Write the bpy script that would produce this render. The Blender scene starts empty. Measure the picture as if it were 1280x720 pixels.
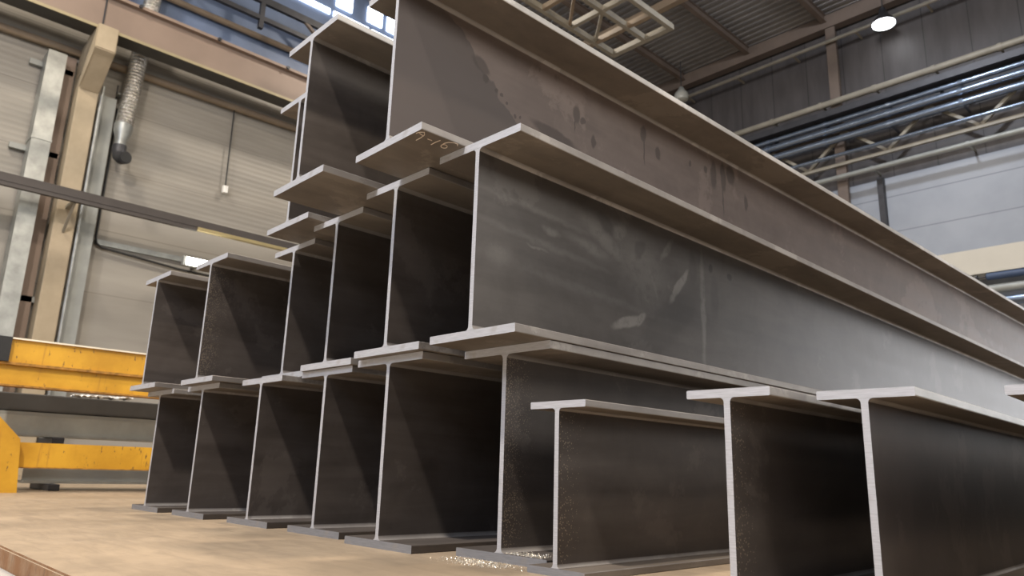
import bpy, bmesh, math, random
from mathutils import Vector, Matrix, noise
random.seed(7)
col = bpy.context.scene.collection
S = 0.7                      # height of the big beams in metres; positions of beams below are in beam heights
PI = math.pi

# ------------------------------------------------------------------ materials
class NT:
    def __init__(s, name):
        s.m = bpy.data.materials.new(name); s.m.use_nodes = True
        s.t = s.m.node_tree; s.N = s.t.nodes; s.L = s.t.links
        s.b = s.N['Principled BSDF']
        s._tc = None
    def n(s, typ, **kw):
        o = s.N.new(typ)
        for k, v in kw.items(): setattr(o, k, v)
        return o
    def tc(s, which='Object'):
        if not s._tc: s._tc = s.n('ShaderNodeTexCoord')
        return s._tc.outputs[which]
    def put(s, sock, v):
        if hasattr(v, 'is_output') or isinstance(v, bpy.types.NodeSocket): s.L.new(v, sock)
        else:
            if isinstance(v, (tuple, list)) and len(v) == 3 and sock.type == 'RGBA': v = (*v, 1)
            sock.default_value = v
    def mapping(s, vec, scale=(1,1,1), loc=(0,0,0), rot=(0,0,0), kind='POINT'):
        o = s.n('ShaderNodeMapping', vector_type=kind); s.put(o.inputs['Vector'], vec)
        o.inputs['Scale'].default_value = scale; o.inputs['Location'].default_value = loc; o.inputs['Rotation'].default_value = rot
        return o.outputs[0]
    def noise(s, vec, scale, detail=4, rough=.55, dist=0, w=None):
        o = s.n('ShaderNodeTexNoise', noise_dimensions='4D' if w is not None else '3D'); s.put(o.inputs['Vector'], vec)
        if w is not None: s.put(o.inputs['W'], w)
        o.inputs['Scale'].default_value = scale; o.inputs['Detail'].default_value = detail
        o.inputs['Roughness'].default_value = rough; o.inputs['Distortion'].default_value = dist
        return o.outputs[0]
    def rng(s, v, a, b, c=0., d=1., smooth=False):
        o = s.n('ShaderNodeMapRange', clamp=True)
        if smooth: o.interpolation_type = 'SMOOTHSTEP'
        s.put(o.inputs[0], v)
        for i, q in enumerate((a, b, c, d)): o.inputs[i+1].default_value = q
        return o.outputs[0]
    def math(s, op, a, b=None, c=None):
        o = s.n('ShaderNodeMath', operation=op); s.put(o.inputs[0], a)
        if b is not None: s.put(o.inputs[1], b)
        if c is not None: s.put(o.inputs[2], c)
        return o.outputs[0]
    def mix(s, f, a, b, mode='MIX'):
        o = s.n('ShaderNodeMix', data_type='RGBA', blend_type=mode)
        s.put(o.inputs[0], f); s.put(o.inputs[6], a); s.put(o.inputs[7], b)
        return o.outputs[2]
    def vadd(s, a, b, op='ADD'):
        o = s.n('ShaderNodeVectorMath', operation=op); s.put(o.inputs[0], a); s.put(o.inputs[1], b); return o.outputs[0]
    def sep(s, v):
        o = s.n('ShaderNodeSeparateXYZ'); s.put(o.inputs[0], v); return o.outputs
    def bump(s, h, strength=.3, dist=.01):
        o = s.n('ShaderNodeBump'); s.put(o.inputs['Height'], h)
        o.inputs['Strength'].default_value = strength; o.inputs['Distance'].default_value = dist
        s.L.new(o.outputs[0], s.b.inputs['Normal'])
    def fin(s, base, rough=.5, metal=0., spec=None):
        s.put(s.b.inputs['Base Color'], base); s.put(s.b.inputs['Roughness'], rough); s.put(s.b.inputs['Metallic'], metal)
        if spec is not None: s.put(s.b.inputs['Specular IOR Level'], spec)
        return s.m

def simple(name, c, rough=.5, metal=0., var=.12, scale=3., bump=0.):
    t = NT(name); nz = t.noise(t.tc(), scale, 5)
    f = t.rng(nz, .3, .7)
    a = tuple(x*(1-var) for x in c); b = tuple(min(1, x*(1+var)) for x in c)
    if bump: t.bump(t.noise(t.tc(), scale*8, 3), .3, bump)
    return t.fin(t.mix(f, a, b), rough, metal)

def emis(name, c, strength):
    t = NT(name); t.put(t.b.inputs['Emission Color'], c); t.b.inputs['Emission Strength'].default_value = strength
    return t.fin((.8,.8,.8), .5)

def ellipse(t, vec, cy, cz, ry, rz, ang=0, soft=.25, amp=1.):
    """mask of one blot on the web: centre and radii in metres along and up the beam"""
    v = t.mapping(vec, scale=(1e3, ry, rz), loc=(0, cy, cz), rot=(math.radians(ang), 0, 0), kind='TEXTURE')
    o = t.n('ShaderNodeVectorMath', operation='LENGTH'); t.put(o.inputs[0], v)
    return t.rng(o.outputs['Value'], 1+soft, 1-soft, 0., amp, smooth=True)

def mill_steel(name, dark, light, rough=(.38,.55), blots=(), pale=(), specks=0., metal=.35, edge=None):
    t = NT(name)
    rnd = t.n('ShaderNodeObjectInfo').outputs['Random']
    w = t.math('MULTIPLY', rnd, 37.)
    P = t.tc()
    streak = t.noise(t.mapping(P, scale=(3, .55, 5)), 2.2, 6, .6, .4, w)
    cloud = t.noise(P, 5.5, 6, .62, .6, w)
    base = t.mix(t.rng(t.math('ADD', t.math('MULTIPLY', streak, .6), t.math('MULTIPLY', cloud, .4)), .38, .64), dark, light)
    # blotchy edges of loose scale
    pat = t.rng(t.noise(P, 1.7, 8, .68, .3, w), .56, .585)
    base = t.mix(t.math('MULTIPLY', pat, .35), base, tuple(min(1, x*1.45) for x in light))
    ro = t.rng(streak, .25, .75, rough[0]+.04, rough[1]-.03)
    if blots or pale or edge:
        dv = t.vadd(P, t.mapping(t.n_noise_color(P, 16) , scale=(.035,.035,.035), loc=(-.0175,-.0175,-.0175)))
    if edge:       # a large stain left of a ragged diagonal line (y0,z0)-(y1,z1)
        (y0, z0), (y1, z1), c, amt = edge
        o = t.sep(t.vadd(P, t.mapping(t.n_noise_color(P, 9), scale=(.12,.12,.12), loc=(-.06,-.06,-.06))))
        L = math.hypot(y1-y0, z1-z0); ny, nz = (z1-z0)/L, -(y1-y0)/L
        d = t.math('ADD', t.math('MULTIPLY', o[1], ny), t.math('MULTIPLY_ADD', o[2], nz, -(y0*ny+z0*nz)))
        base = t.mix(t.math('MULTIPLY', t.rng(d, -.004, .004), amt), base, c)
    def union(lst, vec):
        out = None
        for e in lst:
            m = ellipse(t, vec, *e)
            out = m if out is None else t.math('MAXIMUM', out, m)
        return out
    if pale:
        m = t.math('MULTIPLY', union(pale, dv), t.rng(t.noise(P, 22, 5, .7), .2, .5))
        base = t.mix(t.math('MULTIPLY', m, .42), base, (.34,.32,.295))
    if blots:
        m = union(blots, dv)
        base = t.mix(t.math('MULTIPLY', m, .75), base, tuple(x*.45 for x in dark))
    if specks:
        v = t.n('ShaderNodeTexVoronoi'); t.put(v.inputs['Vector'], P); v.inputs['Scale'].default_value = 165
        y = t.sep(P)[1]
        near = t.rng(y, .02, specks)
        dens = t.math('SUBTRACT', t.math('MULTIPLY_ADD', t.noise(P, 14, 2), -.5, .62), t.math('MULTIPLY', near, .42))
        m = t.math('LESS_THAN', v.outputs['Distance'], dens)
        sel = t.math('GREATER_THAN', t.sep(v.outputs['Color'])[0], .45)
        m = t.math('MULTIPLY', m, sel)
        base = t.mix(t.math('MULTIPLY', m, .75), base, (.34,.28,.21))
    t.bump(cloud, .12, .004)
    return t.fin(base, ro, metal)

def _nc(s, vec, scale):
    o = s.n('ShaderNodeTexNoise'); s.put(o.inputs['Vector'], vec); o.inputs['Scale'].default_value = scale
    o.inputs['Detail'].default_value = 5; return o.outputs['Color']
NT.n_noise_color = _nc

def cut_steel(name='sawn_steel_end', k=1.):
    t = NT(name); P = t.tc()
    lines = t.noise(t.mapping(P, scale=(4, 1, 60)), 4, 4, .6)
    cl = t.noise(P, 14, 4)
    c = t.mix(t.rng(lines, .3, .7), tuple(x*k for x in (.50,.50,.51)), tuple(x*k for x in (.68,.68,.70)))
    c = t.mix(t.math('MULTIPLY', t.rng(cl, .58, .7), .35), c, (.33,.29,.25))
    return t.fin(c, .5, .25)

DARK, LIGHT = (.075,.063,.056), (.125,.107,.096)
M = {}
M['steel'] = mill_steel('mill_scale_steel', DARK, LIGHT)
M['steel_speck'] = mill_steel('spatter_speckled_steel', DARK, LIGHT, specks=.2)
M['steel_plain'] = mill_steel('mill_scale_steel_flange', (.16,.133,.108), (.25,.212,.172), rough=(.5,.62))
M['edge'] = mill_steel('rolled_flange_edge', (.22,.20,.185), (.38,.355,.33), rough=(.4,.52))
M['edge_lit'] = mill_steel('lit_rolled_flange_edge', (.42,.41,.39), (.68,.66,.63), rough=(.35,.46))  # paler copy of the flange edge, with the catch light put into its colour
M['cut'] = cut_steel(k=.84)
M['cut_shaded_dirty'] = cut_steel('shaded_dirty_sawn_flange_end', .42)  # shade at floor level, plus some dirt, painted into the darker end colour
M['steel_foot'] = mill_steel('shaded_rusty_bottom_flange', (.055,.045,.038), (.10,.082,.068), rough=(.65,.8), metal=.1)  # rusty feet, with the shade at the floor painted into the dark colour
# the brownish web of the top beam, with its stain line and oily runs
M['web_top'] = mill_steel('stained_brown_steel_web', (.125,.096,.084), (.18,.142,.125),
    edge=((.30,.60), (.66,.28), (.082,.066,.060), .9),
    blots=[(.998,.495,.026,.045), (1.043,.478,.016,.022,-40), (.986,.45,.005,.05), (1.119,.395,.014,.034), (1.50,.575,.026,.042),
           (1.507,.49,.006,.085), (1.625,.50,.022,.036), (1.914,.54,.012,.02), (2.066,.55,.02,.022), (2.15,.55,.03,.085),
           (2.25,.56,.028,.09), (2.33,.60,.04,.06), (2.24,.44,.006,.12), (.416,.50,.05,.028,-30), (.44,.45,.016,.02), (.50,.42,.009,.012),
           (.53,.41,.008,.009), (.56,.38,.008,.009), (.61,.345,.008,.009), (.64,.35,.006,.007), (.85,.34,.14,.03,-8), (2.49,.47,.02,.05)])
# the grey web below it, with pale rubbed arcs
M['web_mid'] = mill_steel('grey_steel_web_with_rub_marks', (.068,.059,.053), (.105,.094,.086),
    metal=.5, rough=(.30,.44),
    pale=[(.845,.19,.105,.021,16,.3,1.), (.93,.215,.05,.02,30,.3,.9), (1.225,.415,.115,.02,48,.3,.95), (1.13,.56,.07,.014,50,.6,.5), (.79,.56,.05,.035,30,.4,.5),
          (.70,.50,.14,.035,-25,.7,.55), (.95,.43,.16,.11,-20,.9,.45), (.60,.45,.12,.02,-8,.8,.5), (.372,.46,.04,.014,-8,.6,.55), (.30,.52,.26,.010,-3,.9,.3),
          (.35,.40,.30,.012,-4,.9,.3), (.11,.31,.05,.035,0,.8,.4), (.60,.27,.40,.014,-3,.9,.25), (.30,.378,.05,.006,-4,.5,.5), (1.42,.33,.02,.26,0,.5,.6),
          (1.02,.40,.015,.09,25,.5,.5)],
    blots=[(1.14,.235,.34,.085,38,.3,.4), (.93,.52,.03,.05,-35,.3,.5), (.70,.575,.07,.03,-35,.3,.45), (1.50,.56,.018,.02), (1.68,.55,.022,.02),
           (1.53,.42,.035,.10,0,.4,.4), (1.34,.52,.03,.09,0,.4,.45)])
M['deckplate'] = None

def floor_mat():
    t = NT('tan_painted_floor_plates'); P = t.tc()
    a = t.noise(t.mapping(P, scale=(1, .6, 1)), 1.4, 8, .6, .5)
    b = t.noise(t.mapping(P, scale=(1.5, 6, 1), rot=(0,0,.25)), 2.6, 7, .65, .8)
    c = t.mix(t.rng(a, .35, .68), (.29,.222,.15), (.43,.33,.222))
    c = t.mix(t.math('MULTIPLY', t.rng(b, .42, .70), .6), c, (.22,.17,.115))
    c = t.mix(t.math('MULTIPLY', t.rng(t.noise(P, 7, 7, .7), .52, .75), .5), c, (.19,.145,.105))
    # plate joints running along the beams
    x = t.sep(P)[0]
    f = t.math('ABSOLUTE', t.math('SUBTRACT', t.math('FRACT', t.math('MULTIPLY', t.math('ADD', x, .35), 1/1.5)), .5))
    j = t.rng(f, .492, .497); far = t.rng(x, -5.6, -6.0)
    c = t.mix(t.math('MULTIPLY', t.math('MULTIPLY', j, far), .8), c, (.12,.09,.06))
    t.bump(t.noise(P, 30, 5, .7), .15, .003)
    return t.fin(c, t.rng(a, .3, .7, .5, .7), 0)
M['floor'] = floor_mat()
def concrete(name, a, b):
    t = NT(name); P = t.tc()
    c = t.mix(t.rng(t.noise(P, 2.2, 8, .65), .35, .68), a, b); t.bump(t.noise(P, 40, 4), .2, .003)
    return t.fin(c, .75)
M['slab'] = concrete('grey_concrete_floor', (.34,.32,.29), (.47,.45,.41))
def rusty():
    t = NT('rusty_plate_edge'); P = t.tc()
    c = t.mix(t.rng(t.noise(P, 9, 6, .7), .4, .62), (.24,.11,.04), (.32,.20,.11))
    c = t.mix(t.math('MULTIPLY', t.rng(t.noise(t.mapping(P, scale=(1,1,.2)), 26, 5, .7), .55, .65), .7), c, (.13,.075,.04))
    return t.fin(c, .8)
M['rusty'] = rusty()
def yellow():
    t = NT('chipped_yellow_paint'); P = t.tc()
    c = t.mix(t.rng(t.noise(P, 3, 6, .6), .35, .65), (.52,.265,.018), (.68,.37,.03))
    c = t.mix(t.rng(t.noise(t.mapping(P, scale=(1,3,1)), 11, 7, .72), .625, .64), c, (.10,.05,.03))
    c = t.mix(t.math('MULTIPLY', t.rng(t.noise(t.mapping(P, scale=(1,9,.6)), 3, 4, .6), .63, .7), .4), c, (.35,.15,.03))
    return t.fin(c, .5)
M['yellow'] = yellow()
M['yellow_chip'] = simple('scuffed_yellow_edge', (.35,.17,.03), .7, 0, .5, 20)
M['yellow_lip'] = simple('worn_light_lip', (.85,.78,.62), .5)
def wall_left_mat():
    t = NT('cream_wall_cladding'); P = t.tc(); x, y, z = t.sep(P)
    c = t.mix(t.rng(t.noise(t.mapping(P, scale=(1,.35,2)), 1.1, 5), .35, .65), (.27,.25,.215), (.335,.312,.27))
    # panel joints every 1.2 m, narrow horizontal ribs above 5 m
    f = t.math('ABSOLUTE', t.math('SUBTRACT', t.math('FRACT', t.math('MULTIPLY', t.math('ADD', z, -2.05), 1/1.21)), .5))
    j = t.math('MULTIPLY', t.rng(f, .487, .495), .5)
    c = t.mix(j, c, (.16,.14,.12))
    rib = t.math('SINE', t.math('MULTIPLY', z, 2*PI/.11))
    up = t.rng(z, 5.0, 5.05)
    c = t.mix(t.math('MULTIPLY', t.math('MULTIPLY', up, t.rng(rib, .3, 1)), .16), c, (.2,.17,.14))
    t.bump(t.math('MULTIPLY', rib, up), .35, .006)
    return t.fin(c, .5)
M['wall_left'] = wall_left_mat()
def wall_back_mat():
    t = NT('sandwich_panel_wall'); P = t.tc(); x, y, z = t.sep(P)
    lo = t.mix(t.rng(t.noise(P, .8, 4), .35, .65), (.29,.315,.355), (.35,.375,.415))
    f = t.math('ABSOLUTE', t.math('SUBTRACT', t.math('FRACT', t.math('MULTIPLY', t.math('ADD', z, -6.39+.43), 1/.865)), .5))
    lo = t.mix(t.math('MULTIPLY', t.rng(f, .48, .492), .6), lo, (.12,.13,.15))
    up = t.mix(t.rng(t.noise(t.mapping(P, scale=(3,1,.5)), 1.4, 5), .3, .7), (.058,.052,.052), (.088,.08,.08))
    g = t.math('ABSOLUTE', t.math('SUBTRACT', t.math('FRACT', t.math('MULTIPLY', x, 1/.95)), .5))
    up = t.mix(t.rng(g, .488, .494), up, (.02,.018,.018))
    c = t.mix(t.rng(z, 7.30, 7.32), lo, up)
    return t.fin(c, .55)
M['wall_back'] = wall_back_mat()
def deck_mat():
    t = NT('corrugated_roof_deck'); P = t.tc(); x, y, z = t.sep(P)
    c = t.mix(t.rng(t.noise(P, 1.2, 5), .3, .7), (.20,.195,.195), (.29,.28,.275))
    return t.fin(c, .5, .3)
M['deck'] = deck_mat()
M['cream'] = concrete('cream_painted_concrete', (.36,.295,.20), (.44,.36,.25))
M['girder'] = simple('pinkish_cream_girder_paint', (.25,.185,.145), .55, 0, .1, 1.2)
M['girder_lip'] = simple('yellowish_girder_flange', (.34,.285,.17), .5, 0, .1, 3)
M['beige'] = simple('beige_painted_steel', (.27,.245,.195), .5, 0, .15, 3)
M['tan'] = simple('tan_painted_steel', (.25,.19,.13), .55, 0, .15, 2)
M['brown'] = simple('brown_primed_steel', (.14,.108,.088), .6, 0, .15, 2)
M['darksteel'] = simple('dark_grey_steel', (.05,.05,.055), .5, .4, .2, 4)
M['dark_paint_shade'] = simple('dark_paint_and_shade', (.06,.058,.054), .5, .1, .15, 4)
M['darkbrown'] = simple('dark_brown_rail_paint', (.06,.05,.045), .5)
M['black'] = simple('black_rubber', (.018,.018,.018), .6)
M['galv'] = simple('galvanised_sheet', (.36,.37,.35), .42, .6, .2, 5)
M['galv_light'] = simple('pale_galvanised_steel', (.30,.31,.29), .45, .2, .12, 3)
M['bluepipe'] = simple('shiny_blue_grey_pipe', (.22,.27,.35), .25, .8, .1, 3)
M['bluedark'] = simple('dark_blue_pipe_sleeve', (.05,.08,.15), .5)
M['white'] = simple('white_plastic', (.80,.79,.75), .5)
M['whitecream'] = simple('cream_white_girder', (.56,.53,.45), .5, 0, .06, 1)
M['brass'] = simple('brass_coloured_strip', (.68,.55,.28), .3, .8)
M['bluewall'] = simple('blue_grey_wall_sheet', (.12,.16,.25), .5, 0, .2, 1.2)
M['chalk'] = simple('chalk', (.72,.60,.48), .9)
def stained_grey():
    t = NT('grey_primer_with_rust_spots'); P = t.tc()
    c = t.mix(t.rng(t.noise(P, 2.5, 5), .35, .65), (.27,.275,.25), (.38,.385,.35))
    c = t.mix(t.math('MULTIPLY', t.rng(t.noise(P, 4.2, 3, .5), .66, .72), .6), c, (.25,.13,.09))
    return t.fin(c, .5)
M['greybeam'] = stained_grey()
M['foil'] = None
def foil():
    t = NT('crinkled_foil_duct'); P = t.tc()
    t.bump(t.noise(P, 34, 4, .7), .9, .02)
    return t.fin(t.mix(t.rng(t.noise(P, 20, 4), .35, .65), (.35,.33,.29), (.70,.67,.60)), .25, .95)
M['foil'] = foil()
M['lamp'] = emis('lit_lamp_glass', (.93,.96,1.), 12.)
M['floodlamp'] = emis('lit_flood_lamp', (1.,.97,.86), 30.)
M['skyglass'] = emis('bright_daylight_window', (.70,.82,1.), 5.)
M['gateglass'] = emis('daylight_gate_glazing', (.90,.94,1.), 2.7)
M['offlamp'] = simple('unlit_lamp_glass', (.45,.46,.42), .25)
M['shaving'] = simple('bright_steel_shavings', (.75,.68,.56), .35, .6, .2, 30)

# ------------------------------------------------------------------ mesh helpers
def link(name, bm, mats, parent=None, smooth=False):
    me = bpy.data.meshes.new(name); bmesh.ops.recalc_face_normals(bm, faces=bm.faces); bm.to_mesh(me); bm.free()
    for m in (mats if isinstance(mats, (list, tuple)) else [mats]): me.materials.append(M[m] if isinstance(m, str) else m)
    if smooth:
        for p in me.polygons: p.use_smooth = True
        try: me.set_sharp_from_angle(angle=math.radians(35))
        except Exception: pass
    o = bpy.data.objects.new(name, me); col.objects.link(o)
    if parent: o.parent = parent
    return o
def box(bm, a, b, mi=0):
    x0,y0,z0 = a; x1,y1,z1 = b
    v = [bm.verts.new(p) for p in ((x0,y0,z0),(x1,y0,z0),(x1,y1,z0),(x0,y1,z0),(x0,y0,z1),(x1,y0,z1),(x1,y1,z1),(x0,y1,z1))]
    for f in ((0,3,2,1),(4,5,6,7),(0,1,5,4),(1,2,6,5),(2,3,7,6),(3,0,4,7)):
        fc = bm.faces.new([v[i] for i in f]); fc.material_index = mi
    return v
def bevbox(bm, a, b, r=.004, mi=0):
    t = bmesh.new(); box(t, a, b, mi); bmesh.ops.bevel(t, geom=t.edges[:], offset=r, segments=2, affect='EDGES', profile=.5)
    me = bpy.data.meshes.new('tmp'); t.to_mesh(me); t.free(); n0 = len(bm.faces); bm.from_mesh(me); bpy.data.meshes.remove(me)
    bm.faces.ensure_lookup_table()
    for f in bm.faces[n0:]: f.material_index = mi
def prism(bm, pts, a, b, axis='y', mi=0, cap=None):
    """closed outline pts (u,v) swept from a to b along an axis"""
    def P(u, v, w): return {'y': (u, w, v), 'x': (w, u, v), 'z': (u, v, w)}[axis]
    A = [bm.verts.new(P(u, v, a)) for u, v in pts]; B = [bm.verts.new(P(u, v, b)) for u, v in pts]
    n = len(pts); fs = []
    for i in range(n):
        f = bm.faces.new((A[i], A[(i+1) % n], B[(i+1) % n], B[i])); f.material_index = mi; fs.append(f)
    for ring in (A, B):
        f = bm.faces.new(ring); f.material_index = mi if cap is None else cap
    return fs
def tube(bm, path, r, seg=12, mi=0, radii=None, caps=True):
    pts = [Vector(p) for p in path]; rings = []
    up = Vector((0,0,1))
    prev = None
    for i, p in enumerate(pts):
        d = (pts[min(i+1, len(pts)-1)] - pts[max(i-1, 0)]).normalized()
        if prev is None:
            u = d.cross(up) if abs(d.z) < .95 else d.cross(Vector((1,0,0)))
        else: u = prev - d*prev.dot(d)
        u.normalize(); prev = u; v = d.cross(u)
        R = radii[i] if radii else r
        rings.append([bm.verts.new(p + (u*math.cos(2*PI*k/seg) + v*math.sin(2*PI*k/seg))*R) for k in range(seg)])
    for a, b in zip(rings, rings[1:]):
        for k in range(seg):
            f = bm.faces.new((a[k], a[(k+1) % seg], b[(k+1) % seg], b[k])); f.material_index = mi
    if caps:
        for q in (rings[0], rings[-1]): f = bm.faces.new(q); f.material_index = mi
def bar(bm, a, b, w, h=None, mi=0):
    """rectangular bar between two points; h = thickness in the most vertical sense"""
    a, b = Vector(a), Vector(b); d = (b-a).normalized(); h = h or w
    up = Vector((0,0,1)) if abs(d.z) < .95 else Vector((0,1,0))
    s = d.cross(up).normalized(); u = s.cross(d)
    q = [(-w/2,-h/2),(w/2,-h/2),(w/2,h/2),(-w/2,h/2)]
    A = [bm.verts.new(a+s*x+u*y) for x, y in q]; B = [bm.verts.new(b+s*x+u*y) for x, y in q]
    for i in range(4): bm.faces.new((A[i],A[(i+1)%4],B[(i+1)%4],B[i])).material_index = mi
    bm.faces.new(A).material_index = mi; bm.faces.new(B).material_index = mi
def tag(o, label=None, cat=None, group=None, kind=None):
    if label: o['label'] = label
    if cat: o['category'] = cat
    if group: o['group'] = group
    if kind: o['kind'] = kind
    return o
def empty(name, loc, label=None, cat=None, group=None, rz=0):
    o = bpy.data.objects.new(name, None); col.objects.link(o); o.location = loc; o.rotation_euler.z = rz
    o.empty_display_size = .1
    return tag(o, label, cat, group)
def thing(name, bm, mats, label, cat, group=None, smooth=False):
    return tag(link(name, bm, mats, smooth=smooth), label, cat, group)
def struct(name, bm, mats, smooth=False): return tag(link(name, bm, mats, smooth=smooth), kind='structure')

# ------------------------------------------------------------------ the steel beams
def steel_beam(x, y, z, H, B, tf, tw, L, rz, label, group, web='steel', foot=False, edge='edge'):
    root = empty('steel_beam', (x*S, y*S, z*S), label, 'steel beam', group, rz)
    H, B, tf, tw, L = H*S, B*S, tf*S, tw*S, L*S
    c = .0022
    for nm, z0 in (('top_flange', H-tf), ('bottom_flange', 0)):
        bm = bmesh.new()
        pts = [(-B/2+c, z0), (B/2-c, z0), (B/2, z0+c), (B/2, z0+tf-c), (B/2-c, z0+tf), (-B/2+c, z0+tf), (-B/2, z0+tf-c), (-B/2, z0+c)]
        fs = prism(bm, pts, 0, L, 'y', 0, 2)
        for i in (1, 2, 3, 5, 6, 7): fs[i].material_index = 1
        link(nm, bm, ['steel_foot', 'steel_foot', 'cut_shaded_dirty'] if (foot and z0 == 0) else ['steel_plain', edge if z0 else 'edge', 'cut_shaded_dirty' if (H < .6 and z0 == 0) else 'cut'], root)
    r = .022*S*(H/S); g = .0004
    za, zb = tf+g, H-tf-g
    arc = lambda cx, cz, a0, a1: [(cx+r*math.cos(a0+(a1-a0)*k/6), cz+r*math.sin(a0+(a1-a0)*k/6)) for k in range(7)]
    h = tw/2
    pts = arc(h+r, za+r, -PI/2, -PI) + arc(h+r, zb-r, PI, PI/2) + arc(-h-r, zb-r, PI/2, 0) + arc(-h-r, za+r, 0, -PI/2)
    bm = bmesh.new(); fs = prism(bm, pts, 0, L, 'y', 0, 2)
    for i in list(range(1, 6)) + list(range(8, 13)) + list(range(15, 20)) + list(range(22, 27)): fs[i % len(fs)].material_index = 1
    link('web', bm, [web, 'edge', 'cut'], root, smooth=True)
    return root
BIG = dict(H=1., B=.6013, tf=.04, tw=.027, L=17.)
G0, G1, G2 = 'big I-beams of the bottom row', 'big I-beams of the second row', 'big I-beams of the top row'
Y1 = .0115
rows = [
 (-6.784,2.262,0,'dark steel I-beam on the floor, far left end of the bottom row beside the yellow rack',G0),
 (-5.936,2.294,0,'dark steel I-beam on the floor, second from the left end of the bottom row',G0),
 (-5.032,2.347,0,'dark steel I-beam on the floor, third from the left in the bottom row',G0),
 (-4.193,2.374,0,'dark steel I-beam on the floor, fourth from the left, flush under the narrow beam above it',G0),
 (-3.395,2.298,0,'dark steel I-beam on the floor, fifth from the left, with a black empty gap to its right',G0),
 (-2.629,2.452,0,'steel I-beam on the floor at the right end of the big stack, behind the small short beam',G0),
 (-6.805,2.111,1,'steel I-beam at the far left end of the second row, standing over the yellow rack',G1),
 (-5.874,2.208,1,'steel I-beam second from the left in the second row, its bright top edge beside the flood lamp',G1),
 (-5.012,2.481,1,'set-back steel I-beam third from the left in the second row, partly under the smallest top beam',G1),
 (-4.174,2.348,1,'steel I-beam fourth from the left in the second row, between two dark bays',G1),
 (-3.363,2.246,1,'steel I-beam fifth in the second row, just below the chalk-marked beam',G1),
 (-2.619,2.214,1,'long grey steel I-beam in front of the second row, its web rubbed with pale arcs',G1),
 (-4.639,2.222,2,'steel I-beam leftmost of the top row, mostly hidden behind the middle one',G2),
 (-3.853,1.882,2,'steel I-beam in the middle of the top row, a bright edge against the blue roof',G2),
 (-3.022,1.943,2,'brownish steel I-beam at the top front of the stack, chalk writing under its flange',G2)]
beams = []
for x, y, k, lab, g in rows:
    rz = Y1 if k < 2 else (-.006 if x < -3.5 else -.0135)
    w = 'web_top' if (k == 2 and x > -3.1) else ('web_mid' if (k == 1 and x > -2.7) else ('steel_speck' if (k == 0 and x > -2.7) or (k == 1 and -5.9 < x < -5.8) else 'steel'))
    beams.append(steel_beam(x, y, k*1.002, rz=rz, label=lab, group=g, web=w, foot=(k == 0), edge='edge_lit' if k == 2 else 'edge', **BIG))
SM = dict(H=.702, B=.312, tf=.03, tw=.0235, L=9.)
GS = 'smaller I-beams in front of the stack'
for x, y, rz, lab in [(-2.165,2.331,Y1,'small steel I-beam nearest the stack, lowest of the front beams, speckled web'),
                      (-1.34,2.292,.03,'small steel I-beam in the middle of the front beams, speckled near its cut end'),
                      (-.975,2.527,.033,'small steel I-beam with the widest end, right of the speckled middle one'),
                      (-.445,2.64,.033,'small steel I-beam cut by the right edge of the view, only a flange corner showing')]:
    steel_beam(x, y, 0, rz=rz, label=lab, group=GS, web='steel_speck' if x < -1 else 'steel', edge='edge_lit' if x > -1 else 'edge', **SM)
# chalk writing under the flange of the top front beam
zc = 2.004*S - .0012
top = beams[-1]
def stroke(bm, pts):
    tube(bm, [(x-top.location.x, y-top.location.y, zc-top.location.z) for x, y in pts], .0016, 6)
bm = bmesh.new()
stroke(bm, [(-1.944,1.366),(-1.927,1.370),(-1.917,1.381),(-1.934,1.394),(-1.961,1.398),(-1.99,1.399)]); stroke(bm, [(-1.931,1.367),(-1.938,1.380),(-1.943,1.397)])
stroke(bm, [(-1.952,1.421),(-1.951,1.439)]); stroke(bm, [(-1.980,1.457),(-1.953,1.456),(-1.929,1.459)])
stroke(bm, [(-1.956,1.486),(-1.937,1.483),(-1.919,1.489),(-1.908,1.505),(-1.908,1.52),(-1.919,1.528)])
stroke(bm, [(-1.958+.013*math.cos(a)-.004*math.sin(a), 1.498+.013*math.sin(a)) for a in [k*PI/8 for k in range(17)]])
o = link('chalk_mark', bm, 'chalk', top); o['label'] = 'chalk writing A-16'

# ------------------------------------------------------------------ floor
bm = bmesh.new(); box(bm, (-15.2,.567,-.06), (5.5,17.7,0)); 
bmesh.ops.bevel(bm, geom=[e for e in bm.edges if all(v.co.z > -.01 and v.co.y < .6 for v in e.verts)], offset=.006, segments=2, affect='EDGES')
for f in bm.faces:
    if f.normal.y < -.5 or (abs(f.calc_center_median().y-.567) < .001): f.material_index = 1
struct('floor', bm, ['floor', 'rusty'])
bm = bmesh.new(); box(bm, (-15.2,-6,-.2), (5.5,17.7,-.0605)); struct('floor_slab', bm, 'slab')
# bright granules by the cut ends
bm = bmesh.new()
def grain(x, y, z, s):
    v = [bm.verts.new((x+random.uniform(-s,s), y+random.uniform(-s,s), z+h)) for h in (0,0,0,s*1.4)]
    for f in ((0,1,2),(0,1,3),(1,2,3),(2,0,3)): bm.faces.new([v[i] for i in f])
for i in range(1500):
    x = random.gauss(-1.86, .07); y = random.gauss(1.655, .035)
    if -2.05 < x < -1.62 and y < 1.71: grain(x, y, .0005, random.uniform(.001, .0032))
for i in range(900):
    x = random.uniform(-1.82, -1.66); y = 1.725 + abs(random.gauss(0, .035))
    grain(x, y, .0285, random.uniform(.001, .003))
thing('steel_shavings', bm, 'shaving', 'bright steel shavings scattered by the foot of the stack', 'metal shavings')['kind'] = 'stuff'

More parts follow.
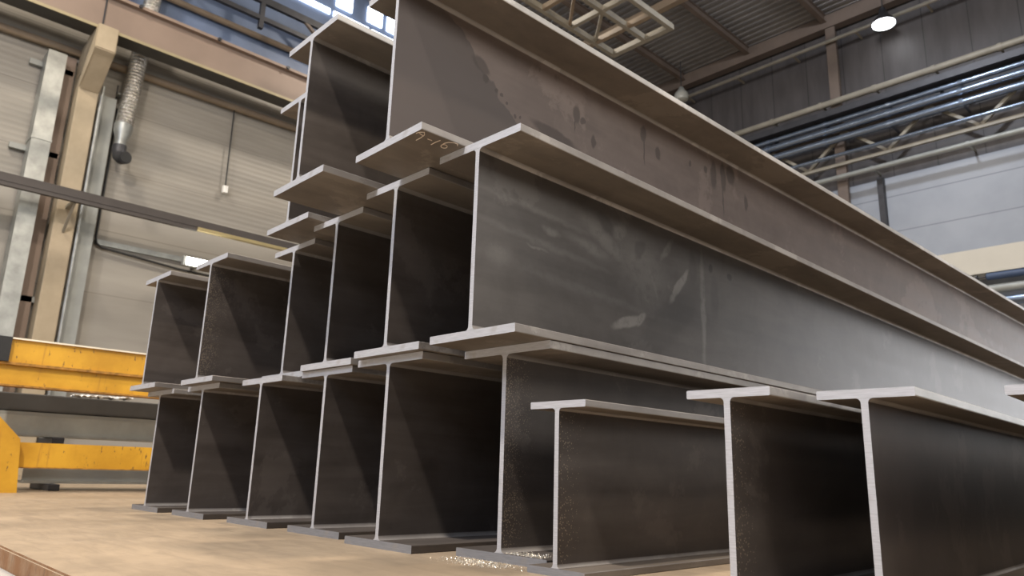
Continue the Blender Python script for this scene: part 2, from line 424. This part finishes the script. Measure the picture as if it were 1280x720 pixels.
# ------------------------------------------------------------------ walls, roof
bm = bmesh.new(); box(bm, (-15.25,-6,-.2), (-15,18,8.75)); struct('wall_left', bm, 'wall_left')
bm = bmesh.new(); box(bm, (-15.25,-6,8.75), (-15,18,12.2)); struct('wall_left_upper', bm, 'bluewall')
bm = bmesh.new(); box(bm, (-15.25,17.7,-.2), (-2.4,17.95,12.2)); box(bm, (-2.4,17.7,5.5), (5.5,17.95,12.2)); struct('wall_back', bm, 'wall_back')
# corrugated deck: trapezoid ribs running across the hall
bm = bmesh.new(); pts = []; y = -6.
while y < 17.9:
    pts += [(y, 12.0), (y+.10, 12.0), (y+.125, 12.05), (y+.195, 12.05)]; y += .22
A = [bm.verts.new((-15.2, a, b)) for a, b in pts]; B = [bm.verts.new((5.5, a, b)) for a, b in pts]
A2 = [bm.verts.new((-15.2, a, b+.02)) for a, b in pts]; B2 = [bm.verts.new((5.5, a, b+.02)) for a, b in pts]
for i in range(len(pts)-1):
    bm.faces.new((A[i],A[i+1],B[i+1],B[i])); bm.faces.new((A2[i],A2[i+1],B2[i+1],B2[i]))
struct('ceiling', bm, 'deck')
bm = bmesh.new(); box(bm, (-15,17.35,11.62), (5.4,17.6,11.98)); struct('roof_edge_beam', bm, 'brown')
for i, x in enumerate((-13.3,-11.15,-9.05,-6.9,-4.7,-2.5,-.3,1.9)):
    bm = bmesh.new(); prism(bm, [(x-.065,11.78),(x+.065,11.78),(x+.065,11.80),(x+.015,11.80),(x+.015,11.97),(x+.065,11.97),(x+.065,11.99),(x-.065,11.99),(x-.065,11.97),(x-.015,11.97),(x-.015,11.80),(x-.065,11.80)], -5, 17.35, 'y')
    struct('roof_beam', bm, 'brown')
bm = bmesh.new(); box(bm, (-14.5,13.0,11.0), (5,13.16,11.2)); struct('roof_tie', bm, 'tan')

# wall posts on the back wall
for x in (-6.78, -12.6):
    bm = bmesh.new(); box(bm, (x-.12,17.36,-.05), (x+.12,17.42,11.6)); box(bm, (x-.04,17.42,-.05), (x+.04,17.69,11.6)); struct('wall_post', bm, 'brown')
def pipe(x0, x1, z, r, mat, label, y=17.25, clamps=(), cat='pipe', group=None, name='wall_pipe'):
    root = empty(name, ((x0+x1)/2, y, z), label, cat, group)
    bm = bmesh.new(); tube(bm, [(x0-root.location.x,0,0),(x1-root.location.x,0,0)], r, 16); link('pipe', bm, mat, root, True)
    for c in clamps:
        b = bmesh.new(); tube(b, [(c-.04-root.location.x,0,0),(c+.04-root.location.x,0,0)], r*1.18, 16)
        box(b, (c-.02-root.location.x, 0, -.02), (c+.02-root.location.x, 17.69-y, .02)); link('clamp', b, mat, root)
    return root
R_ = lambda a, b, n: [a+(b-a)*i/(n-1) for i in range(n)]
pipe(-13.6,5.2,11.15,.045,'beige','thin beige pipe high on the dark back wall under the roof edge', clamps=R_(-11,2,9))
pipe(-13.6,5.2,9.45,.08,'beige','thick beige pipe with clamps across the middle of the dark back wall', clamps=R_(-11,2,11))
pipe(-13.6,5.2,8.87,.06,'bluepipe','thin shiny pipe just above the two thick blue-grey pipes on the back wall', y=17.15, clamps=R_(-10,2,9))
pipe(-13.6,5.2,8.64,.085,'bluepipe','upper of the two thick shiny blue-grey pipes on the back wall', y=17.1, clamps=R_(-10,2,9))
pipe(-13.6,5.2,8.37,.085,'bluepipe','lower of the two thick shiny blue-grey pipes on the back wall', y=17.1, clamps=R_(-10,2,9))
pipe(-13.6,5.2,7.96,.045,'bluepipe','thin grey pipe running between the lattice truss bars', y=17.1)
pipe(-13.6,5.2,7.43,.06,'galv_light','grey-beige pipe along the top of the pale lower wall panels', y=17.2, clamps=R_(-10,2,7))
# dark tray above the shiny pipes
bm = bmesh.new(); box(bm, (-13.6,17.0,9.0), (5.2,17.36,9.16)); tray = thing('cable_tray', bm, 'darksteel', 'long dark cable tray right above the shiny pipes on the back wall', 'cable tray')
for x in (-10.5,-8.5,-4.5,-2.0,1.5):
    bm = bmesh.new(); box(bm, (x-.03,17.361,9.02), (x+.03,17.699,9.08)); link('bracket', bm, 'darksteel', tray)
# lattice truss on the back wall
root = empty('wall_truss', (-5,17.3,7.79), 'beige lattice truss below the shiny pipes on the back wall', 'truss')
bm = bmesh.new(); bar(bm, (-8.4,0,0), (10,0,0), .08, .08); link('bottom_chord', bm, 'beige', root)
bm = bmesh.new(); bar(bm, (-8.4,0,.85), (10,0,.85), .1, .1); link('top_chord', bm, 'brown', root)
x = -8.25; k = 0
while x < 9.4:
    bm = bmesh.new(); bar(bm, (x,0,.03), (x+.95,0,.82), .07, .07) if k % 2 == 0 else bar(bm, (x,0,.82), (x+.95,0,.03), .07, .07)
    link('diagonal', bm, 'beige', root); x += .95; k += 1
# short downpipe, girder band and equipment at the right
bm = bmesh.new(); bar(bm, (-5.98,17.6,7.3), (-5.98,17.6,-.02), .13, .16); thing('downpipe', bm, 'darksteel', 'dark vertical downpipe on the pale panels of the back wall', 'pipe')
bm = bmesh.new(); box(bm, (-13.5,16.9,4.5), (5.2,17.34,5.0)); box(bm, (-13.5,16.85,4.46), (5.2,17.35,4.4995)); thing('back_crane_girder', bm, 'whitecream', 'cream girder band low on the back wall at the right edge', 'girder')
root = empty('insulated_pipe', (-3.0,16.9,4.385), 'dark blue insulated pipe with a thin bare end below the cream girder band', 'pipe')
bm = bmesh.new(); tube(bm, [(-.93,0,0),(-.9,0,0),(4,0,0)], .075, 14, radii=[.03,.075,.075]); link('sleeve', bm, 'bluedark', root, True)
bm = bmesh.new(); tube(bm, [(-1.35,0,0),(-.92,0,0)], .018, 10); tube(bm, [(-1.33,0,0),(-1.27,0,0)], .045, 10); tube(bm, [(-1.1,0,0),(-1.07,0,0)], .06, 10); link('bare_end', bm, 'darksteel', root, True)
pipe(-13,5.2,4.12,.09,'galv_light','pale grey pipe lowest below the cream girder band at the right edge', y=16.9)
pipe(-13,5.2,3.86,.10,'bluepipe','blue-grey pipe under the pale grey pipe at the right edge', y=16.9)
# large daylight opening in the back wall, right of the view
bm = bmesh.new(); box(bm, (-2.3,17.78,.3), (5.4,17.82,5.4)); struct('window_1', bm, 'gateglass')
for x in R_(-2.35, 5.4, 7):
    bm = bmesh.new(); box(bm, (x-.05,17.7,0), (x+.05,17.78,5.5)); struct('trim_1', bm, 'darksteel')

# ------------------------------------------------------------------ overhead lattice frame
root = empty('crane_walkway', (-8.2,11.2,9.0), 'cream steel lattice frame hanging overhead behind the top beam', 'steel frame')
for x in (-8.9,-8.08,-7.46):
    bm = bmesh.new(); bar(bm, (x+8.2,0,0), (x+8.2,-9,0), .09, .12); link('long_rail', bm, 'beige', root)
for i, y in enumerate((0,-.62,-1.38,-2.2,-3.1,-4.0,-4.9)):
    bm = bmesh.new(); bar(bm, (-.74,y,.003), (.78,y,.003), .085 if i else .12, .11); link('cross_bar', bm, 'beige' if i in (0,2,4) else 'tan', root)
bm = bmesh.new(); bar(bm, (-.66,-.65,-.004), (.1,-1.35,-.004), .06, .06); link('brace', bm, 'beige', root)
bm = bmesh.new(); bar(bm, (-.66,-1.45,-.004), (.1,-2.15,-.004), .06, .06); link('brace', bm, 'tan', root)
for x, y in ((-.7,-4.8),(.74,-4.8)):
    bm = bmesh.new(); bar(bm, (x,y,.06), (x,y,2.95), .06, .06); link('hanger', bm, 'tan', root)

# ------------------------------------------------------------------ highbay lamps
def highbay(x, y, z, lit, label):
    root = empty('ceiling_lamp', (x,y,z), label, 'ceiling lamp')
    bm = bmesh.new(); tube(bm, [(0,0,.42),(0,0,12.0-z)], .015, 8); link('rod', bm, 'darksteel', root)
    bm = bmesh.new(); tube(bm, [(0,0,.42),(0,0,.3),(0,0,.22),(0,0,.12),(0,0,.02)], .1, 24, radii=[.07,.09,.13,.22,.27] if lit else [.06,.12,.19,.21,.18], caps=True); link('shade', bm, 'darksteel' if lit else 'offlamp', root, True)
    bm = bmesh.new(); tube(bm, [(0,0,.018),(0,0,-.01)], .25, 28, radii=[.25,.25] if lit else [.175,.12]); link('glass', bm, 'lamp' if lit else 'offlamp', root, True)
highbay(-5.37,17.0,10.88,True,'lit round lamp glowing white under the roof at the upper right')
highbay(-10.82,16.7,10.75,False,'unlit round lamp hanging just above the edge of the top beam')

# ------------------------------------------------------------------ left wall: girder, column, ducts
bm = bmesh.new(); box(bm, (-14.12,-6,7.93), (-14.0,16.7,8.56)); box(bm, (-14.3,-6,8.56), (-13.9,16.7,8.62))
root = tag(link('crane_girder', bm, 'girder'), 'pinkish cream crane girder running along the left wall', 'girder')
bm = bmesh.new(); box(bm, (-14.35,-6,7.885), (-13.951,16.7,7.93)); link('bottom_flange', bm, 'dark_paint_shade', root)  # shade of the flange underside put into its dark colour
bm = bmesh.new(); box(bm, (-13.95,-6,7.875), (-13.93,16.7,7.93)); link('flange_edge', bm, 'girder_lip', root)
for y in (2.75,):
    bm = bmesh.new(); box(bm, (-13.999,y-.012,7.94), (-13.985,y+.012,8.55)); link('joint', bm, 'darksteel', root)
for y in R_(-1.2,9.3,8):
    bm = bmesh.new(); tube(bm, [(-13.9,y,8.59),(-13.86,y,8.59)], .035, 8); link('bolt', bm, 'darksteel', root)
def column(yc, label):
    root = empty('concrete_column', (-14.75, yc, -.06), label, 'column')
    bm = bmesh.new(); bevbox(bm, (-.2,-.17,0), (.2,.17,7.25), .02); link('shaft', bm, 'cream', root)
    bm = bmesh.new(); prism(bm, [(.2,6.95),(.78,7.42),(.93,7.5),(.93,7.98),(.2,7.98)][:5], -.17, .17, 'y')
    for v in bm.verts: v.co = Vector((v.co.x, v.co.y, v.co.z))
    bmesh.ops.bevel(bm, geom=bm.edges[:], offset=.015, segments=2, affect='EDGES'); link('corbel', bm, 'cream', root)
    bm = bmesh.new(); bevbox(bm, (-.2,-.17,7.252), (.198,.17,7.9), .02); link('head', bm, 'cream', root)
column(2.83, 'cream concrete column with a corbel carrying the girder on the left wall')
column(9.0, 'cream concrete column hidden behind the steel stack')
bm = bmesh.new(); box(bm, (-14.95,2.1,4.9), (-14.55,2.4,7.45)); box(bm, (-14.96,2.09,5.72), (-14.54,2.41,5.76)); box(bm, (-14.95,2.11,-.05), (-14.55,2.39,4.89))
bm2 = bm; thing('air_duct', bm2, 'galv', 'flat galvanised air duct standing left of the concrete column', 'duct')
bm = bmesh.new(); box(bm, (-14.95,3.13,-.05), (-14.75,3.36,7.0)); thing('cable_duct', bm, 'galv_light', 'grey upright cable duct right of the concrete column', 'duct')
bm = bmesh.new(); tube(bm, [(-14.6,3.07,-.05),(-14.6,3.07,7.1)], .03, 10); thing('conduit', bm, 'galv', 'thin grey upright conduit close against the concrete column', 'pipe')
bm = bmesh.new(); box(bm, (-14.99,2.43,-.05), (-14.9,2.62,7.6)); thing('wall_strip', bm, 'girder', 'narrow pinkish upright strip between the air duct and the column', 'wall strip')
bm = bmesh.new(); box(bm, (-14.99,3.38,-.05), (-14.96,3.40,7.4)); thing('wall_rod', bm, 'darksteel', 'dark thin upright line right of the grey cable duct', 'rod')
# spiral foil duct
root = empty('foil_duct', (-14.65,3.58,8.15), 'shiny crinkled foil air duct hanging on the left wall with an open black end', 'duct')
bm = bmesh.new(); n = 120; rr = [.155 + (.008 if i % 2 else -.004) for i in range(n+1)]
tube(bm, [(0,.15-.2*i/n,2.4-4.05*i/n) for i in range(n+1)], .155, 22, radii=rr); link('hose', bm, 'foil', root, True)
bm = bmesh.new(); tube(bm, [(0,-.05,-1.66),(0,-.055,-1.8),(0,-.06,-1.98),(0,-.06,-2.1)], .15, 22, radii=[.165,.16,.10,.10]); link('reducer', bm, 'galv', root, True)
bm = bmesh.new(); tube(bm, [(0,-.06,-2.08),(0,-.06,-2.2),(.03,-.05,-2.3),(.12,-.03,-2.36),(.26,0,-2.38)], .12, 18); link('elbow', bm, 'darksteel', root, True)
bm = bmesh.new(); tube(bm, [(.255,0,-2.38),(.275,.003,-2.38)], .105, 18); link('opening', bm, 'black', root, True)
bm = bmesh.new(); box(bm, (-.335,-.2,-1.0), (-.16,.16,-.96)); link('wall_bracket', bm, 'galv', root)
# horizontal pipes and rail on the left wall
bm = bmesh.new(); tube(bm, [(-14.905,-6,7.62),(-14.905,17.2,7.92)], .075, 12); thing('wall_pipe', bm, 'tan', 'tan pipe along the left wall below the girder', 'pipe', smooth=True)
root = empty('power_rail', (-14.0,5.5,4.66), 'dark power rail crossing the left wall at half height', 'rail')
bm = bmesh.new(); prism(bm, [(-.05,-.02),(.06,-.02),(.06,.12),(-.05,.12)], -11.5, 11.5, 'y'); link('rail', bm, 'darkbrown', root)
bm = bmesh.new(); prism(bm, [(-.03,-.09),(.05,-.09),(.05,-.02),(-.03,-.02)], -11.5, -.6, 'y'); link('underside_strip', bm, 'darkbrown', root)
bm = bmesh.new(); prism(bm, [(-.03,-.08),(.07,-.08),(.07,-.02),(-.03,-.02)], -.6, 11.5, 'y'); link('brass_strip', bm, 'brass', root)
for y in (-2.67,3.0):
    bm = bmesh.new(); bar(bm, (-.055,y,-.05), (-.55,y,-.05), .07, .05); link('bracket', bm, 'beige', root)
    bm = bmesh.new(); bar(bm, (-.06,y,-.08), (-.55,y,-.5), .04, .04); link('brace', bm, 'beige', root)
bm = bmesh.new(); tube(bm, [(-14.93,3.44,6.9),(-14.93,3.44,4.30),(-14.93,3.47,4.18),(-14.93,3.56,4.12),(-14.93,5.0,4.0),(-14.93,8,3.95)], .022, 8); thing('wall_cable', bm, 'black', 'black cable bending from vertical to horizontal on the left wall', 'cable', smooth=True)
bm = bmesh.new(); box(bm, (-14.995,3.45,4.17), (-14.96,7.5,4.27)); thing('cable_channel', bm, 'galv', 'grey horizontal cable channel running above the flood lamp on the left wall', 'cable channel')
root = empty('pull_switch', (-14.9,5.68,5.9), 'small white switch box hanging on a long dark cable from the wall pipe', 'switch')
bm = bmesh.new(); tube(bm, [(0,-.02,1.95),(0,0,.05)], .014, 8); link('cable', bm, 'black', root)
bm = bmesh.new(); bevbox(bm, (-.05,-.05,-.1), (.05,.05,.06), .01); link('switch_box', bm, 'white', root)
for y0, y1, z, lab in ((1.9,2.6,7.28,'short grey bracket high on the left wall beside the duct top'), (1.85,2.6,5.62,'short grey bracket at mid height behind the flat air duct'), (2.0,3.1,2.95,'short grey bracket low on the left wall behind the column')):
    bm = bmesh.new(); box(bm, (-14.98,y0,z-.05), (-14.9,y1,z+.05)); thing('wall_bracket', bm, 'galv_light', lab, 'bracket', 'wall brackets beside the column')
root = empty('flood_lamp', (-14.45,5.25,4.08), 'bright white flood lamp glowing on the left wall above the second-row beams', 'flood lamp')
bm = bmesh.new(); bevbox(bm, (-.12,-.36,-.1), (0,.36,.1), .02); link('housing', bm, 'galv_light', root)
bm = bmesh.new(); bevbox(bm, (.001,-.30,-.075), (.02,.30,.075), .008); link('lens', bm, 'floodlamp', root)
bm = bmesh.new(); bar(bm, (-.1,0,0), (-.54,0,0), .05, .05); link('arm', bm, 'darksteel', root)
# upper left: bracing and windows above the girder
root = empty('wall_bracing', (-14.41,6,9.8), 'dark blue-grey bracing truss above the crane girder on the left wall', 'truss')
bm = bmesh.new(); bar(bm, (0,-9,0), (0,11,0), .09, .1); link('lower_bar', bm, 'darksteel', root)
bm = bmesh.new(); bar(bm, (0,-9,.45), (0,11,.45), .09, .16); link('upper_bar', bm, 'darksteel', root)
for y in (-6.4,-3.3,-.2,2.9,6.0):
    bm = bmesh.new(); bar(bm, (0,y,.4), (0,y,-.25), .1, .1); link('upright', bm, 'darksteel', root)
    bm = bmesh.new(); bar(bm, (0,y+1.0,.42), (0,y+1.6,-.02), .07, .07); link('diagonal', bm, 'brown', root)
bm = bmesh.new(); tube(bm, [(-14.91,-4,9.58),(-14.91,17,9.75)], .07, 10); thing('high_wall_pipe', bm, 'tan', 'brownish pipe on the blue-grey upper left wall above the girder', 'pipe', smooth=True)
k = 2
for y0 in (-1.0,0.1,1.2,2.3,3.4,4.5,5.6,6.7,7.8,8.9,10.0):
    bm = bmesh.new(); box(bm, (-14.99,y0,11.1), (-14.95,y0+1.0,11.24)); struct('window_%d' % k, bm, 'skyglass'); k += 1
for y0 in (5.9,6.9,7.85,8.75,9.35,10.3,11.2,12.1):
    bm = bmesh.new(); box(bm, (-14.99,y0,11.42), (-14.95,y0+.45,11.84)); struct('window_%d' % k, bm, 'skyglass'); k += 1

# ------------------------------------------------------------------ yellow rack and grey beams, left
root = empty('yellow_rack', (-7.36,1.2,0), 'chipped yellow steel rack with an upper and a lower rail left of the stack', 'steel rack')
bm = bmesh.new(); prism(bm, [(-.5,0),(.232,0),(.232,.0),(.19,.425),(.025,.585),(-.5,1.05)][:2]+[(.19,.43),(.02,.6),(-.45,1.0),(-.5,1.0)], -.02, .05, 'x'); link('gusset', bm, 'yellow', root)
def rail(z0, z1, y0, y1, xb, lipw):
    bm = bmesh.new(); box(bm, (xb,y0,z0), (xb+.08,y1,z1)); return bm
ra = link('upper_rail', rail(1.06,1.255,.02,6.2,-.16,0), 'yellow', root)
bm = bmesh.new(); box(bm, (-.2,.02,1.2552), (-.06,6.2,1.268)); link('worn_lip', bm, 'yellow_lip', ra)
bm = bmesh.new(); box(bm, (-.2,-.1,1.038), (-.055,6.2,1.0595)); link('chipped_ledge', bm, 'yellow_chip', ra)
rb = link('middle_rail', rail(.875,1.0375,-.1,6.2,-.165,0), 'yellow', root)
bm = bmesh.new(); box(bm, (-.2,-.1,.86), (-.06,6.2,.8745)); link('chipped_ledge', bm, 'yellow_chip', rb)
bm = bmesh.new(); box(bm, (-.2,-.1,1.062), (-.04,.019,1.268)); link('end_cap', bm, 'black', root)
rc = link('lower_rail', rail(.205,.405,.1,6.2,-.12,0), 'yellow', root)
bm = bmesh.new(); box(bm, (-.12,.1,.196), (-.035,6.2,.2045)); link('chipped_ledge', bm, 'yellow_chip', rc)
for y in (-.46,5.9):
    bm = bmesh.new(); bevbox(bm, (-.36,y,0), (-.205,y+.2,1.25), .006); link('post', bm, 'yellow', root)
bm = bmesh.new(); box(bm, (-.205,5.9,.3), (-.165,6.1,1.0)); link('bracket', bm, 'yellow', root)
bm = bmesh.new(); box(bm, (-.205,-.46,.88), (-.165,-.1,1.0)); link('bracket', bm, 'yellow', root)
# grey beams behind the rack, on timber bearers
def grey_beam(x, y0, y1, z0, z1, mat, dark, label):
    root = empty('grey_steel_beam', (x,y0,z0), label, 'steel beam', 'grey steel beams stored behind the yellow rack')
    H = z1-z0; L = y1-y0
    for nm, a, b, m, e in (('bottom_flange',0,.022,'galv',.19), ('top_flange',H-.03,H,dark,.14)):
        bm = bmesh.new(); box(bm, (-.14,0,a), (e,L,b)); link(nm, bm, m, root)
    bm = bmesh.new(); box(bm, (.115,0,.0225), (.14,L,H-.0305)); link('web', bm, mat, root)
grey_beam(-8.1,.9,7.,.47,.685,'greybeam','galv_light','light grey steel beam with rust spots behind the yellow rack')
bm = bmesh.new(); bevbox(bm, (-8.22,.9,.69), (-7.98,7.,.85), .01); thing('dark_steel_section', bm, 'dark_paint_shade', 'dark steel box section lying on the rust-spotted grey beam', 'steel section')
grey_beam(-8.1,1.58,7.,.06,.33,'galv_light','galv_light','lowest light grey steel beam seen under the lower yellow rail')
for y in (1.75,4.4,6.5):
    bm = bmesh.new(); bevbox(bm, (-8.45,y,0), (-7.75,y+.09,.058), .005); thing('timber_bearer', bm, 'darksteel', 'dark bearer under the lowest grey beam', 'bearer', 'bearers under the grey beams')
    bm = bmesh.new(); bevbox(bm, (-8.45,y,.332), (-7.9,y+.1,.468), .005); thing('spacer_block', bm, 'darksteel', 'dark spacer between the two grey beams', 'spacer', 'spacers between the grey beams')
bm = bmesh.new(); bmesh.ops.create_grid(bm, x_segments=14, y_segments=34, size=.5)
for v in bm.verts:
    v.co = Vector((-8.06+v.co.x*.16, 2.15+v.co.y*.52, .872+.02*noise.noise(Vector((v.co.x*9, v.co.y*13, 1)))+.012*noise.noise(Vector((v.co.x*22, v.co.y*30, 4)))+.012*(v.co.y)))
    v.co.z = max(v.co.z, .853)
g = bmesh.ops.extrude_face_region(bm, geom=bm.faces[:])
for v in [e for e in g['geom'] if isinstance(e, bmesh.types.BMVert)]: v.co.z += .006
thing('plastic_sheet', bm, 'white', 'crumpled white plastic sheet on the dark steel section', 'plastic sheet', smooth=True)

# ------------------------------------------------------------------ lights
def area(name, loc, target, size, power, color, shape='DISK', sy=None):
    l = bpy.data.lights.new(name, 'AREA'); l.shape = shape; l.size = size
    if sy: l.size_y = sy
    l.energy = power; l.color = color
    o = bpy.data.objects.new(name, l); col.objects.link(o); o.location = loc
    o.rotation_euler = (Vector(target)-Vector(loc)).to_track_quat('-Z', 'Y').to_euler()
    return o
area('hall_lamp_front', (-.6,-3.6,10.6), (-3.4,1.4,.8), .5, 1500, (1.,.9,.8))
area('hall_lamp_overhead', (-3.6,2.6,11.4), (-3.2,2.2,0), .6, 760, (1.,.86,.70))
area('hall_lamp_left', (-11.0,-1.0,11.2), (-13.5,3.5,3), .6, 400, (1.,.90,.77))
area('hall_lamp_left_far', (-10.5,9,11.2), (-13.5,8,3), .6, 300, (1.,.90,.78))
area('hall_lamp_back', (-4.5,12,11.2), (-4.5,17,4), .6, 300, (.85,.9,1.))
area('front_fill', (-1.5,-8.5,8.), (-3.2,1.5,1.6), 8, 980, (.76,.83,1.), 'RECTANGLE', 4)  # unseen fill added behind the camera to brighten the beam ends
area('side_fill', (9,6,6.5), (-2.5,5,1.2), 11, 580, (1.,.96,.9), 'RECTANGLE', 4)  # unseen fill added on the right to lift the webs and flange edges
area('right_floor_fill', (2.5,4,10.5), (1,4,0), .6, 380, (1.,.84,.66))  # unseen lamp added so the floor bounces warm light onto flange undersides
W = bpy.data.worlds.new('World'); bpy.context.scene.world = W; W.use_nodes = True
nt = W.node_tree; bg = nt.nodes['Background']
sky = nt.nodes.new('ShaderNodeTexCoord'); sp = nt.nodes.new('ShaderNodeSeparateXYZ'); nt.links.new(sky.outputs['Generated'], sp.inputs[0])
mr = nt.nodes.new('ShaderNodeMapRange'); mr.inputs[1].default_value = -.1; mr.inputs[2].default_value = .6; nt.links.new(sp.outputs[2], mr.inputs[0])
mx = nt.nodes.new('ShaderNodeMix'); mx.data_type = 'RGBA'; nt.links.new(mr.outputs[0], mx.inputs[0])
mx.inputs[6].default_value = (.36,.33,.29,1); mx.inputs[7].default_value = (.50,.52,.58,1)
nt.links.new(mx.outputs[2], bg.inputs[0]); bg.inputs[1].default_value = .6

# ------------------------------------------------------------------ camera
cam = bpy.data.cameras.new('camera'); co = bpy.data.objects.new('camera', cam); col.objects.link(co)
cam.sensor_width = 36; cam.lens = 927.7335/1280*36
r = Vector((.69195464,.72136668,.0287905)); d = Vector((-.15422171,.18665716,-.97024475)); f = Vector((-.70527614,.6669252,.24040869))
m = Matrix((( r.x,-d.x,-f.x,0), (r.y,-d.y,-f.y,0), (r.z,-d.z,-f.z,.4035154*S), (0,0,0,1)))
co.matrix_world = m
cam.clip_start = .02; cam.clip_end = 100
cam.dof.use_dof = True; cam.dof.focus_distance = 2.35; cam.dof.aperture_fstop = 5.0
sc = bpy.context.scene; sc.camera = co
sc.view_settings.view_transform = 'Standard'; sc.view_settings.look = 'None'; sc.view_settings.gamma = 1; sc.view_settings.use_curve_mapping = False
sc.view_settings.exposure = -0.13
